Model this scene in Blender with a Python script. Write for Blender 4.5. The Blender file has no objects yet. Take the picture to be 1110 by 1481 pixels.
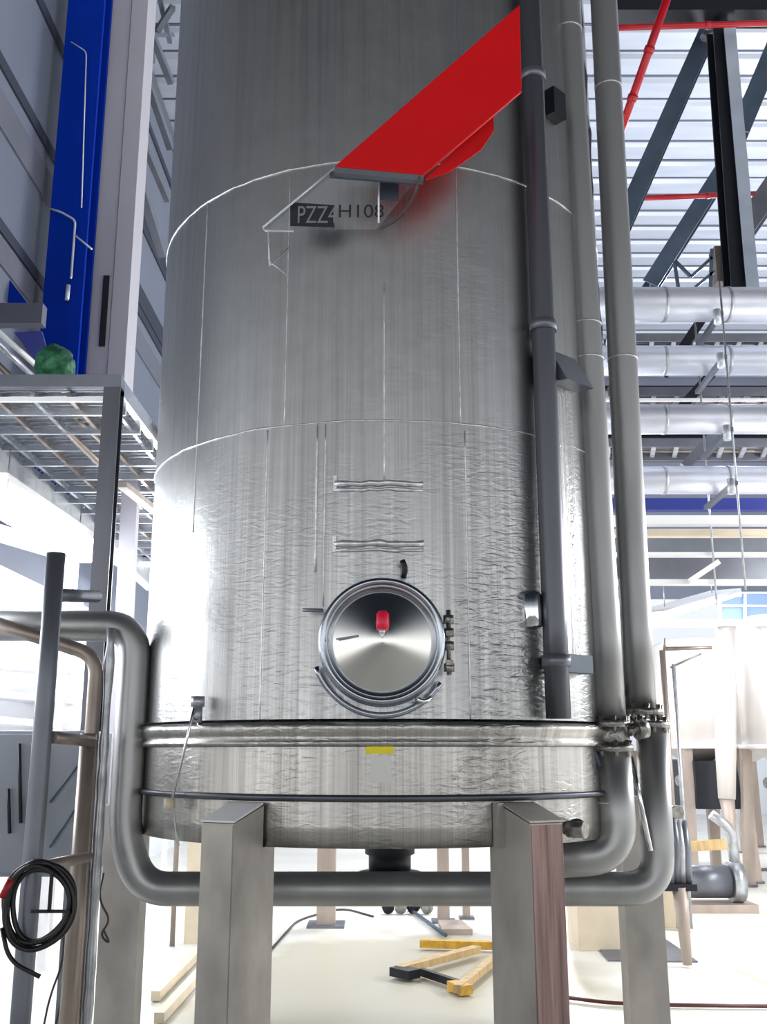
import bpy, math, random
from mathutils import Vector, Matrix
random.seed(7)
PI = math.pi
COL = bpy.context.scene.collection
F = 1450.0
TH = math.radians(13.4)
EYE = 1.6
cs, sn = math.cos(TH), math.sin(TH)

def P(px, py, Y):
    """world point seen at photo pixel px,py lying at distance Y"""
    x, u = px - 553.0, 740.0 - py
    d = Vector((x, F*cs - u*sn, F*sn + u*cs))
    return Vector((0, 0, EYE)) + d * (Y / d.y)
def PZ(px, py, z):
    x, u = px - 553.0, 740.0 - py
    d = Vector((x, F*cs - u*sn, F*sn + u*cs))
    return Vector((0, 0, EYE)) + d * ((z - EYE) / d.z)
def PX(px, py, X):
    x, u = px - 553.0, 740.0 - py
    d = Vector((x, F*cs - u*sn, F*sn + u*cs))
    return Vector((0, 0, EYE)) + d * (X / d.x)

# ------------------------------------------------------------ materials
M = {}
def lin(c):
    return tuple(((v/255)/12.92 if v/255 <= .04045 else ((v/255+.055)/1.055)**2.4) for v in c) + (1,)
def mat(name, rgb, metal=0., rough=.5, noise=0., scale=(3, 3, 3), bump=0., bscale=(20, 20, 20), bdist=.01, rvar=0., emit=0., dark=.6, spec=None):
    m = bpy.data.materials.new(name); m.use_nodes = True
    nt = m.node_tree; b = nt.nodes['Principled BSDF']
    c = lin(rgb)
    b.inputs['Base Color'].default_value = c
    b.inputs['Metallic'].default_value = metal
    b.inputs['Roughness'].default_value = rough
    if spec is not None: b.inputs['Specular IOR Level'].default_value = spec
    tc = nt.nodes.new('ShaderNodeTexCoord')
    def noisen(sc, detail=4):
        mp = nt.nodes.new('ShaderNodeMapping'); mp.inputs['Scale'].default_value = sc
        nt.links.new(tc.outputs['Object'], mp.inputs['Vector'])
        n = nt.nodes.new('ShaderNodeTexNoise'); n.inputs['Detail'].default_value = detail
        n.inputs['Scale'].default_value = 1
        nt.links.new(mp.outputs['Vector'], n.inputs['Vector'])
        return n
    n = None
    if noise > 0:
        n = noisen(scale)
        r = nt.nodes.new('ShaderNodeMapRange')
        r.inputs['From Min'].default_value = .3; r.inputs['From Max'].default_value = .7
        nt.links.new(n.outputs['Fac'], r.inputs['Value'])
        mx = nt.nodes.new('ShaderNodeMix'); mx.data_type = 'RGBA'
        mx.inputs['A'].default_value = tuple(v*(1-noise*dark) for v in c[:3]) + (1,)
        mx.inputs['B'].default_value = tuple(min(1, v*(1+noise*.4)) for v in c[:3]) + (1,)
        nt.links.new(r.outputs['Result'], mx.inputs['Factor'])
        nt.links.new(mx.outputs['Result'], b.inputs['Base Color'])
        if rvar > 0:
            r2 = nt.nodes.new('ShaderNodeMapRange')
            r2.inputs['From Min'].default_value = .3; r2.inputs['From Max'].default_value = .7
            r2.inputs['To Min'].default_value = rough + rvar; r2.inputs['To Max'].default_value = max(.04, rough - rvar)
            nt.links.new(n.outputs['Fac'], r2.inputs['Value'])
            nt.links.new(r2.outputs['Result'], b.inputs['Roughness'])
    if bump > 0:
        n2 = noisen(bscale, 3)
        bp = nt.nodes.new('ShaderNodeBump'); bp.inputs['Strength'].default_value = bump
        bp.inputs['Distance'].default_value = bdist
        nt.links.new(n2.outputs['Fac'], bp.inputs['Height'])
        nt.links.new(bp.outputs['Normal'], b.inputs['Normal'])
    if emit > 0:
        b.inputs['Emission Color'].default_value = c
        b.inputs['Emission Strength'].default_value = emit
    M[name] = m
    return m

mat('pipe_steel', (166, 167, 168), .82, .40, .35, (4, 4, .8), .12, (8, 8, 2), .01, .06)
mat('dull_pipe', (104, 106, 114), .9, .38, .3, (4, 4, .8))
mat('pipe_bright', (215, 218, 224), .9, .28, .3, (1, 6, 6), rvar=.05)
mat('clad_pipe', (222, 226, 240), .4, .38, .25, (1, 5, 5))
mat('cast_steel', (150, 148, 145), .9, .35, .6, (25, 25, 25), .6, (40, 40, 40), .01, .12)
mat('weld', (225, 228, 232), .8, .42, .4, (30, 30, 30))
mat('leg_steel', (180, 176, 171), .6, .52, .35, (5, 5, 3), .1, (60, 60, 6), .003, .08)
mat('leg_rust', (160, 134, 130), .35, .6, .9, (45, 45, 1.6), .2, (60, 60, 3), .003)
mat('leg_light', (205, 208, 212), .8, .4, .3, (12, 12, 12))
mat('rim_steel', (175, 182, 192), 1., .2, .3, (9, 9, 9), rvar=.05)
mat('chrome', (235, 236, 240), 1., .1)
mat('red_paint', (206, 8, 18), 0., .5, .12, (2, 2, 2), spec=.25)
mat('red_plastic', (235, 25, 70), 0., .35)
mat('red_pipe', (168, 14, 30), 0., .4, .3, (6, 6, 6))
mat('blue_paint', (0, 46, 160), 0., .6, .25, (3, 3, .6), spec=.08)
mat('blue_beam', (50, 62, 150), 0., .45)
mat('cream_paint', (176, 174, 184), 0., .5, .12, (2, 2, .5))
mat('wall_panel', (108, 115, 131), .1, .5, .12, (1, .6, .8))
mat('wall_white', (226, 230, 236), 0., .6, .06, (1, 1, 1))
mat('groove', (42, 47, 62), .1, .6, .2, (3, 3, 3))
mat('grey_trim', (98, 101, 113), .1, .55, .15, (2, 2, 2))
mat('roof_deck', (172, 178, 192), .25, .45, .18, (.5, 2, 1))
mat('roof_groove', (84, 88, 104), .2, .6)
mat('dark_steel', (72, 88, 106), .1, .45, .4, (3, 3, 3))
mat('black_steel', (26, 29, 38), .3, .45, .3, (3, 3, 3))
mat('grey_steel', (120, 124, 134), .6, .42, .3, (3, 3, 3))
mat('galv', (186, 190, 196), .7, .38, .4, (12, 12, 12), rvar=.1)
mat('copper_tone', (158, 146, 138), .6, .4, .4, (8, 8, 3))
mat('black_rubber', (24, 23, 26), 0., .4)
mat('cable', (70, 56, 60), 0., .5)
mat('cabinet_grey', (134, 139, 150), .3, .5, .15, (2, 2, 2))
mat('white_paint', (232, 232, 234), 0., .5, .05, (3, 3, 3))
mat('cream_tank', (222, 216, 212), .25, .42, .12, (3, 3, .7))
mat('beige_leg', (182, 168, 158), .25, .5, .3, (5, 5, 2))
mat('yellow', (235, 222, 30), 0., .5)
mat('faded_yellow', (238, 228, 178), 0., .6, .3, (9, 9, 9))
mat('truss_grey', (158, 168, 184), .0, .45, .25, (3, 3, 3))
mat('ochre', (214, 166, 62), 0., .55, .5, (14, 14, 14))
mat('wood', (196, 168, 120), 0., .6, .4, (20, 20, 4))
mat('cardboard', (226, 212, 188), 0., .7, .15, (5, 5, 5))
mat('brown_hose', (96, 52, 50), 0., .45)
mat('green_foil', (52, 120, 84), .2, .4, .9, (16, 16, 16), .8, (22, 22, 22), .02)
mat('lamp_white', (242, 247, 255), 0., .4, emit=16.)
mat('window_glow', (104, 128, 196), 0., .3, emit=1.0)
mat('clear_edge', (205, 212, 220), .3, .25)
mat('print_black', (30, 31, 38), 0., .5)
mat('text_grey', (120, 124, 130), 0., .5)
mat('sticker_white', (225, 225, 222), 0., .6)

# floor: pale epoxy with faint noise stains; tan patch blended in under the tank
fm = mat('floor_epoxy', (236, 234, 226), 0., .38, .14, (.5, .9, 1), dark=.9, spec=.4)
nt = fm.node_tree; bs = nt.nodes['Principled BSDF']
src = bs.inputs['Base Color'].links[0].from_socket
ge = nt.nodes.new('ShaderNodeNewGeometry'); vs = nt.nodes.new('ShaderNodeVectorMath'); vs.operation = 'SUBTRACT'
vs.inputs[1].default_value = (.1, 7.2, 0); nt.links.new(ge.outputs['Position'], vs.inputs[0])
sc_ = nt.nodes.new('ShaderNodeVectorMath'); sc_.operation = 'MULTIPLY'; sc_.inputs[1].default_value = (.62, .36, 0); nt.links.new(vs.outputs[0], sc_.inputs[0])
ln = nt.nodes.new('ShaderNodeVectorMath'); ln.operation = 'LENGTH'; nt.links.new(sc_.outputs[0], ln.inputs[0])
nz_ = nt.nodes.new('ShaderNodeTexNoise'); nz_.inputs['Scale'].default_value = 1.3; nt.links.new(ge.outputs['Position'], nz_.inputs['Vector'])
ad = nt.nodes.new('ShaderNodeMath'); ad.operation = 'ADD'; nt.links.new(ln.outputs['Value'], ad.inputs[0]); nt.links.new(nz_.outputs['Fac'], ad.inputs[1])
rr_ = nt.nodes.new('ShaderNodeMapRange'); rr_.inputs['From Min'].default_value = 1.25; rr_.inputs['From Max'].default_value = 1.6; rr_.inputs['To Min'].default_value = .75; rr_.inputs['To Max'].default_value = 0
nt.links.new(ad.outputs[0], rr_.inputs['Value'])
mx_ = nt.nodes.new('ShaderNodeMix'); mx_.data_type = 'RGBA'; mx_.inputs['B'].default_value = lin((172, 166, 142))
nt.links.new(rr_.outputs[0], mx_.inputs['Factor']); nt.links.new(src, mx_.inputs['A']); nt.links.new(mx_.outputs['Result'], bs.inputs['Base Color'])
# clear acrylic
ac = mat('acrylic', (225, 232, 238), 0., .12)
bb = ac.node_tree.nodes['Principled BSDF']; bb.inputs['Alpha'].default_value = .07; bb.inputs['Roughness'].default_value = .35

def tank_material(name, low_bump, rgb=(196, 197, 198)):
    """brushed stainless sheet: vertical brush lines, runs and hammered patches"""
    m = bpy.data.materials.new(name); m.use_nodes = True
    nt = m.node_tree; N = nt.nodes; L = nt.links
    b = N['Principled BSDF']; b.inputs['Metallic'].default_value = 1.0
    tc = N.new('ShaderNodeTexCoord')
    sp = N.new('ShaderNodeSeparateXYZ'); L.new(tc.outputs['Object'], sp.inputs[0])
    at = N.new('ShaderNodeMath'); at.operation = 'ARCTAN2'
    ng = N.new('ShaderNodeMath'); ng.operation = 'MULTIPLY'; ng.inputs[1].default_value = -1
    L.new(sp.outputs['Y'], ng.inputs[0]); L.new(sp.outputs['X'], at.inputs[0]); L.new(ng.outputs[0], at.inputs[1])
    cb = N.new('ShaderNodeCombineXYZ'); L.new(at.outputs[0], cb.inputs['X']); L.new(sp.outputs['Z'], cb.inputs['Y'])
    def noise(sx, sy, det=4, dist=0.):
        mp = N.new('ShaderNodeMapping'); mp.inputs['Scale'].default_value = (sx, sy, 1)
        L.new(cb.outputs[0], mp.inputs['Vector'])
        n = N.new('ShaderNodeTexNoise'); n.inputs['Scale'].default_value = 1
        n.inputs['Detail'].default_value = det; n.inputs['Distortion'].default_value = dist
        L.new(mp.outputs[0], n.inputs['Vector']); return n
    def rng(src, a, b_, c, d):
        r = N.new('ShaderNodeMapRange'); r.inputs['From Min'].default_value = a; r.inputs['From Max'].default_value = b_
        r.inputs['To Min'].default_value = c; r.inputs['To Max'].default_value = d
        L.new(src, r.inputs['Value']); return r.outputs['Result']
    def mth(op, a, b_):
        q = N.new('ShaderNodeMath'); q.operation = op
        for i, v in enumerate((a, b_)):
            if isinstance(v, (int, float)): q.inputs[i].default_value = v
            else: L.new(v, q.inputs[i])
        return q.outputs[0]
    streak = noise(34, .35, 5).outputs['Fac']
    fine = noise(170, .9, 3).outputs['Fac']
    broad = noise(4.2, .5, 3).outputs['Fac']
    s = mth('ADD', mth('MULTIPLY', streak, .42), mth('ADD', mth('MULTIPLY', fine, .28), mth('MULTIPLY', broad, .30)))
    v = rng(s, .36, .64, .60, 1.06)
    hsv = N.new('ShaderNodeHueSaturation'); hsv.inputs['Color'].default_value = lin(rgb)
    L.new(v, hsv.inputs['Value']); L.new(hsv.outputs[0], b.inputs['Base Color'])
    L.new(rng(s, .36, .64, .44, .30), b.inputs['Roughness'])
    # bumps: brush lines everywhere, ripples in patches low on the tank
    rip = noise(17, 42, 2, .9).outputs['Fac']
    patch = rng(noise(3.3, 1.5, 2).outputs['Fac'], .40, .56, .15, 1.)
    lowm = rng(sp.outputs['Z'], 1.9, 3.1, 1., 0.06)
    side = rng(at.outputs[0], -.05, .35, .35, .85)
    h = mth('MULTIPLY', mth('MULTIPLY', rip, patch), mth('MULTIPLY', lowm, side))
    h = mth('ADD', mth('MULTIPLY', h, low_bump), mth('MULTIPLY', fine, .03))
    dent = noise(9, 5, 2).outputs['Fac']
    h = mth('ADD', h, mth('MULTIPLY', dent, .10))
    bp = N.new('ShaderNodeBump'); bp.inputs['Strength'].default_value = .8; bp.inputs['Distance'].default_value = .02
    L.new(h, bp.inputs['Height']); L.new(bp.outputs[0], b.inputs['Normal'])
    M[name] = m
tank_material('tank_sheet', .55)
tank_material('skirt_sheet', .55, (196, 194, 190))

# polished manway lid (spun steel: anisotropic around the centre)
m = mat('lid_spun', (226, 226, 222), 1., .17)
b = m.node_tree.nodes['Principled BSDF']; b.inputs['Anisotropic'].default_value = .85
tg = m.node_tree.nodes.new('ShaderNodeTangent'); tg.direction_type = 'RADIAL'; tg.axis = 'Y'
m.node_tree.links.new(tg.outputs[0], b.inputs['Tangent'])

# ------------------------------------------------------------ mesh helpers
class MB:
    def __init__(s): s.v = []; s.f = []; s.sm = []
    def add(s, v, f, smooth=False):
        o = len(s.v); s.v += [tuple(p) for p in v]; s.f += [tuple(i+o for i in q) for q in f]; s.sm += [smooth]*len(f)
        return s
    def build(s, name, m, parent=None, bevel=0):
        me = bpy.data.meshes.new(name)
        o = bpy.data.objects.new(name, me)
        org = Vector((0, 0, 0))
        if parent is None:
            xs = [p[0] for p in s.v]; ys = [p[1] for p in s.v]; zs = [p[2] for p in s.v]
            org = Vector(((min(xs)+max(xs))/2, (min(ys)+max(ys))/2, min(zs)))
        else:
            org = WORLD.get(parent.name, Vector((0, 0, 0)))
        me.from_pydata([tuple(Vector(p)-org) for p in s.v], [], s.f); me.validate(); me.update()
        for p, k in zip(me.polygons, s.sm): p.use_smooth = k
        me.materials.append(M[m] if isinstance(m, str) else m)
        COL.objects.link(o)
        WORLD[o.name] = org
        if parent is None: o.location = org
        else: o.parent = parent
        if bevel:
            bv = o.modifiers.new('bevel', 'BEVEL'); bv.width = bevel; bv.segments = 2; bv.limit_method = 'ANGLE'
        return o
    def box(s, a, b):
        x0, x1 = sorted((a[0], b[0])); y0, y1 = sorted((a[1], b[1])); z0, z1 = sorted((a[2], b[2]))
        v = [(x0,y0,z0),(x1,y0,z0),(x1,y1,z0),(x0,y1,z0),(x0,y0,z1),(x1,y0,z1),(x1,y1,z1),(x0,y1,z1)]
        return s.add(v, [(0,3,2,1),(4,5,6,7),(0,1,5,4),(1,2,6,5),(2,3,7,6),(3,0,4,7)])
    def sweep(s, prof, p0, p1, up=(0, 0, 1), smooth=False):
        p0, p1 = Vector(p0), Vector(p1); d = (p1-p0).normalized(); u = Vector(up)
        if abs(d.dot(u)) > .99: u = Vector((0, 1, 0))
        r = d.cross(u).normalized(); u = r.cross(d).normalized(); n = len(prof)
        v = [p0+r*a+u*b for a, b in prof] + [p1+r*a+u*b for a, b in prof]
        f = [(i, (i+1) % n, n+(i+1) % n, n+i) for i in range(n)] + [tuple(range(n-1, -1, -1)), tuple(range(n, 2*n))]
        return s.add(v, f, smooth)
    def bar(s, p0, p1, w, h=None, up=(0, 0, 1)):
        h = h or w
        return s.sweep([(-w/2,-h/2),(w/2,-h/2),(w/2,h/2),(-w/2,h/2)], p0, p1, up)
    def ibeam(s, p0, p1, w, h, up=(0, 0, 1), t=None):
        t = t or h*.1; a = w/2; b = h/2; c = t*.4
        pr = [(-a,-b),(a,-b),(a,-b+t),(c,-b+t),(c,b-t),(a,b-t),(a,b),(-a,b),(-a,b-t),(-c,b-t),(-c,-b+t),(-a,-b+t)]
        return s.sweep(pr, p0, p1, up)
    def tube(s, pts, r, n=20, cap=True, wob=0.):
        pts = [Vector(p) for p in pts]; rings = []
        t0 = (pts[1]-pts[0]).normalized()
        a = t0.orthogonal().normalized()
        for i, p in enumerate(pts):
            t = (pts[min(i+1, len(pts)-1)]-pts[max(i-1, 0)]).normalized()
            a = (a - t*a.dot(t)).normalized(); c = t.cross(a)
            rr = (r[i] if isinstance(r, (list, tuple)) else r)*(1+wob*random.uniform(-1, 1))
            rings.append([p+(a*math.cos(k*2*PI/n)+c*math.sin(k*2*PI/n))*rr for k in range(n)])
        v = [q for g in rings for q in g]; f = []
        for i in range(len(pts)-1):
            for k in range(n):
                f.append((i*n+k, i*n+(k+1) % n, (i+1)*n+(k+1) % n, (i+1)*n+k))
        s.add(v, f, True)
        if cap:
            o = len(s.v)-len(v)
            s.f += [tuple(o+k for k in range(n-1, -1, -1)), tuple(o+(len(pts)-1)*n+k for k in range(n))]; s.sm += [False, False]
        return s
    def disc(s, c, ax, r, h, n=24):
        c = Vector(c); ax = Vector(ax).normalized()
        return s.tube([c-ax*h/2, c+ax*h/2], r, n)
    def lathe(s, prof, c, n=96, smooth=True, axis='Z'):
        c = Vector(c); v = []
        for r, z in prof:
            for k in range(n):
                a = k*2*PI/n
                if axis == 'Z': v.append(c+Vector((r*math.cos(a), r*math.sin(a), z)))
                else: v.append(c+Vector((r*math.cos(a), -z, r*math.sin(a))))
        f = []
        for i in range(len(prof)-1):
            for k in range(n): f.append((i*n+k, i*n+(k+1) % n, (i+1)*n+(k+1) % n, (i+1)*n+k))
        return s.add(v, f, smooth)
    def plate(s, pts, t, nrm=None):
        pts = [Vector(p) for p in pts]
        nn = Vector(nrm) if nrm else (pts[1]-pts[0]).cross(pts[2]-pts[0]).normalized()
        n = len(pts); v = pts+[p+nn*t for p in pts]
        f = [tuple(range(n-1, -1, -1)), tuple(range(n, 2*n))]+[(i, (i+1) % n, n+(i+1) % n, n+i) for i in range(n)]
        return s.add(v, f)
WORLD = {}
def bend(pts, r, seg=8):
    pts = [Vector(p) for p in pts]; out = [pts[0]]
    for i in range(1, len(pts)-1):
        a = (pts[i-1]-pts[i]); b = (pts[i+1]-pts[i]); rr = min(r, a.length*.49, b.length*.49)
        A = pts[i]+a.normalized()*rr; B = pts[i]+b.normalized()*rr
        for k in range(seg+1):
            t = k/seg; out.append(A*(1-t)**2+pts[i]*2*t*(1-t)+B*t*t)
    out.append(pts[-1]); return out
def dens(pts, step=.25):
    out = [Vector(pts[0])]
    for a, b in zip(pts[:-1], pts[1:]):
        a, b = Vector(a), Vector(b); n = max(1, int((b-a).length/step))
        for k in range(1, n+1): out.append(a.lerp(b, k/n))
    return out
def tag(o, label, cat, group=None):
    o['label'] = label; o['category'] = cat
    if group: o['group'] = group
    return o
def thing(name, loc, label, cat, group=None):
    o = bpy.data.objects.new(name, None); COL.objects.link(o); o.location = loc; o.empty_display_size = .1
    WORLD[o.name] = Vector(loc)
    return tag(o, label, cat, group)
GROUPS = {'steel_beam': 'horizontal beams behind the clad pipes', 'insulated_pipe': 'stacked horizontal clad pipes', 'cable_tray': 'cable trays behind the clad pipes',
          'truss_member': 'roof truss members at upper right', 'small_tank': 'smaller tanks in the background', 'sprinkler_pipe': 'red sprinkler pipes',
          'process_pipe': 'tall steel process pipes', 'brace_bar': 'slanting brace bars', 'tube_luminaire': 'white tube lamps', 'wooden_lath': 'wooden laths on the floor',
          'loose_cable': 'loose cables at lower left', 'floor_post': 'posts beyond the tank', 'carton': 'buff cartons', 'floor_hose': 'hoses lying on the floor', 'steel_column': 'tall columns at upper left'}
def struct(o): o['kind'] = 'structure'; return o
def plabel(o, l): o['label'] = l; return o

# ------------------------------------------------------------ setting
FLW = (-3.6, 13.0); FLY = (-14.0, 27.0); ROOF = 12.0
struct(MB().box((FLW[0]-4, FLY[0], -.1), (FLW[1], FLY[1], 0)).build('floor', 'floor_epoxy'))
WX = -3.6
wl = struct(MB().box((WX-.12, 4.5, 3.3), (WX, FLY[1], ROOF)).build('wall_left', 'wall_panel'))
struct(MB().box((WX-.12, 4.5, 0), (WX+.01, FLY[1], 3.3)).build('wall_left_lower', 'wall_white'))
struct(MB().box((WX-.12, FLY[1], 0), (FLW[1], FLY[1]+.12, 5.6)).build('wall_back_lower', 'wall_white'))
struct(MB().box((WX-.12, FLY[1], 5.6), (FLW[1], FLY[1]+.12, ROOF)).build('wall_back', 'wall_panel'))
# recessed dark joint bands of the wall cladding (read as horizontal bands receding along the wall)
k = 0
for (px, py, h, mm) in ((0, 78, .13, 'groove'), (0, 130, .36, 'grey_trim'), (0, 318, .12, 'groove'), (0, 345, .25, 'grey_trim'), (60, 0, .13, 'groove'),
                    (190, 250, .34, 'groove'), (190, 390, .30, 'groove'), (205, 60, .32, 'grey_trim'), (205, 150, .12, 'groove')):
    p = PX(px, py, WX)
    k += 1
    y0 = 4.5 if px < 100 else 13.2
    struct(MB().box((WX, y0, p.z-h), (WX+.025, FLY[1], p.z)).build('trim_%d' % k, mm))
# roof deck: ribbed sheet, ribs run crosswise
y = 8.6
struct(MB().box((WX, 8.6, ROOF), (FLW[1], FLY[1], ROOF+.08)).build('ceiling', 'roof_deck'))
g = MB(); q = MB()
while y < FLY[1]-.3:
    g.box((WX, y, ROOF-.012), (FLW[1], y+.035+random.uniform(0, .03), ROOF+.001))
    q.add([(WX, y+.09, ROOF), (FLW[1], y+.09, ROOF), (FLW[1], y+.14, ROOF-.05), (WX, y+.14, ROOF-.05),
           (FLW[1], y+.30, ROOF-.05), (WX, y+.30, ROOF-.05), (FLW[1], y+.36, ROOF), (WX, y+.36, ROOF)],
          [(0, 1, 2, 3), (3, 2, 4, 5), (5, 4, 6, 7)])
    y += .58
struct(g.build('ceiling_joints', 'roof_groove')); struct(q.build('ceiling_ribs', 'roof_deck'))

# ------------------------------------------------------------ main tank
TC = Vector((0, 5.5, 0)); R = 1.257
tank = thing('storage_tank', (0, 5.5, 0), 'large brushed stainless steel tank on box-section legs, round manway in front', 'tank')
prof = [(0, 6.75), (.5, 6.72), (.95, 6.6), (1.18, 6.42), (R, 6.2)]
z = 6.1
while z > 1.75: prof.append((R, z)); z -= .1
prof += [(R, 1.73)]
MB().lathe(prof, TC, 160).build('shell', 'tank_sheet', tank)
# base ring (rolled ledge) and skirt
MB().lathe([(R, 1.72), (R+.028, 1.712), (R+.03, 1.69), (R+.022, 1.665), (R+.012, 1.65), (R+.028, 1.637), (R+.026, 1.622), (R, 1.616)], TC, 160).build('base_ring', 'skirt_sheet', tank)
MB().lathe([(R, 1.62), (R, 1.5), (R, 1.42)], TC, 160).build('lower_band', 'skirt_sheet', tank)
MB().lathe([(R, 1.425), (R+.022, 1.424), (R+.026, 1.408), (R+.01, 1.398), (R-.01, 1.396)], TC, 160).build('skirt_ledge', 'dull_pipe', tank)
MB().lathe([(R-.012, 1.395), (R-.012, 1.3), (R-.012, 1.214), (R-.03, 1.214), (R-.03, 1.395)], TC, 160).build('skirt', 'skirt_sheet', tank)
MB().lathe([(R-.03, 1.36), (.8, 1.33), (.2, 1.29), (.0, 1.285)], TC, 96).build('bottom_head', 'grey_steel', tank)
def onT(ang, z, off=0.):   # ang measured from the front, + to the right
    return Vector((math.sin(ang)*(R+off), 5.5-math.cos(ang)*(R+off), z))
def angpx(px, z):
    best = None
    for i in range(-170, 171):
        a = i/100*.75
        p = onT(a, z); dz = p.z-EYE; dep = p.y*cs+dz*sn
        e = abs(553+F*p.x/dep-px)
        if best is None or e < best[0]: best = (e, a)
    return best[1]
for z in (3.03, 4.325):
    pts = [onT(k*2*PI/120, z+random.uniform(-.003, .003), .001) for k in range(121)]
    MB().tube(pts, .0048, 6, False, .35).build('weld_seam', 'weld', tank)
for (px, z0, z1, w) in ((457, 2.35, 3.02, .0045), (468, 2.2, 3.02, .003), (383, 1.73, 3.02, .003), (556, 2.75, 3.7, .0035), (662, 3.03, 4.32, .003), (290, 2.6, 4.32, .0035),
                        (676, 1.73, 3.0, .003), (415, 3.03, 4.3, .0025), (755, 4.33, 6.1, .003)):
    a = angpx(px, (z0+z1)/2)
    MB().tube(dens([onT(a, z0, .0), onT(a, z1, .0)], .08), w, 6, True, .4).build('weld_seam', 'weld', tank)
# two welded rungs above the manway
for yy in (703, 790):
    a0 = angpx(485, 2.5); a1 = angpx(612, 2.5)
    zc = P(550, yy, 4.25).z
    pts = [onT(a0+(a1-a0)*i/10, zc+.012+random.uniform(-.004, .004), .004) for i in range(11)]
    MB().tube(pts, .014, 8, True, .25).tube([p-Vector((0, 0, .028)) for p in pts], .008, 6, True, .4).build('welded_rung', 'weld', tank)
    MB().bar(pts[0]+Vector((0, 0, .035)), pts[0]-Vector((0, 0, .035)), .016, .012).build('rung_end', 'weld', tank)

# manway -------------------------------------------------------------
MW = Vector((0, 4.243, 2.045))
front = 4.243-.0
def ringpts(rx, rz, y, n=64): return [Vector((rx*math.cos(i*2*PI/n), y, MW.z+rz*math.sin(i*2*PI/n))) for i in range(n+1)]
mw = MB(); mw.lathe([(.245, -.08), (.245, .045), (.255, .055), (.262, .055), (.268, .045), (.270, -.08)], MW, 72, True, 'Y')
neck = mw.build('manway_neck', 'rim_steel', tank)
gk = MB().lathe([(.226, .05), (.230, .080), (.240, .094), (.254, .096), (.262, .086), (.264, .05)], MW, 72, True, 'Y').build('clamp_ring', 'rim_steel', neck)
ld = MB().lathe([(.230, .050), (.226, .056), (.20, .066), (.15, .085), (.10, .104), (.05, .123), (.02, .131), (0, .132)], MW, 96, True, 'Y').build('manway_lid', 'lid_spun', tank)
MB().tube([MW+Vector((0, -.105, .03)), MW+Vector((0, -.165, .035))], [.014, .012], 14).build('lid_spindle', 'chrome', ld)
plabel(MB().tube([MW+Vector((.002, -.155, .035)), MW+Vector((.002, -.155, .06)), MW+Vector((.002, -.155, .1)), MW+Vector((.002, -.155, .112))], [.024, .028, .026, .016], 16).build('knob', 'red_plastic', ld), 'bright pink-red knob')
MB().plate([MW+Vector((-.19, -.085, .0)), MW+Vector((-.10, -.105, .012)), MW+Vector((-.10, -.105, .02)), MW+Vector((-.19, -.085, .008))], .004, (0, -1, 0)).build('lid_tab', 'grey_steel', ld)
hg = MB()
for zz in (-.02, .035, .09, -.11):
    hg.disc(MW+Vector((.278, -.055, zz)), (0, 0, 1), .022, .035, 14)
hg.tube([MW+Vector((.278, -.055, -.14)), MW+Vector((.278, -.055, .13))], .010, 10)
hg.bar(MW+Vector((.278, -.055, .03)), MW+Vector((.28, -.08, .03)), .03, .02).bar(MW+Vector((.278, -.055, -.09)), MW+Vector((.28, -.08, -.09)), .03, .02)
hg.build('hinge', 'cast_steel', tank)
MB().tube(bend([MW+Vector((.09, -.03, .27)), MW+Vector((.10, -.04, .31)), MW+Vector((.085, -.04, .345))], .02), [.012]*11, 8).build('latch_hook', 'black_steel', tank)
MB().tube([MW+Vector((-.25, -.04, .13)), MW+Vector((-.335, -.02, .135))], .008, 8).build('swing_pin', 'grey_steel', tank)
MB().tube([MW+Vector((.285*math.sin(a_*PI/180)*1.03, -.012, -.285*math.cos(a_*PI/180)*1.06)) for a_ in range(-70, 62, 6)], .013, 10).build('drip_lip', 'rim_steel', tank)
MB().tube([MW+Vector((.14, -.08, -.235)), MW+Vector((.17, -.09, -.25)), MW+Vector((.2, -.08, -.235))], .012, 8).build('clamp_nut', 'chrome', tank)

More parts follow.
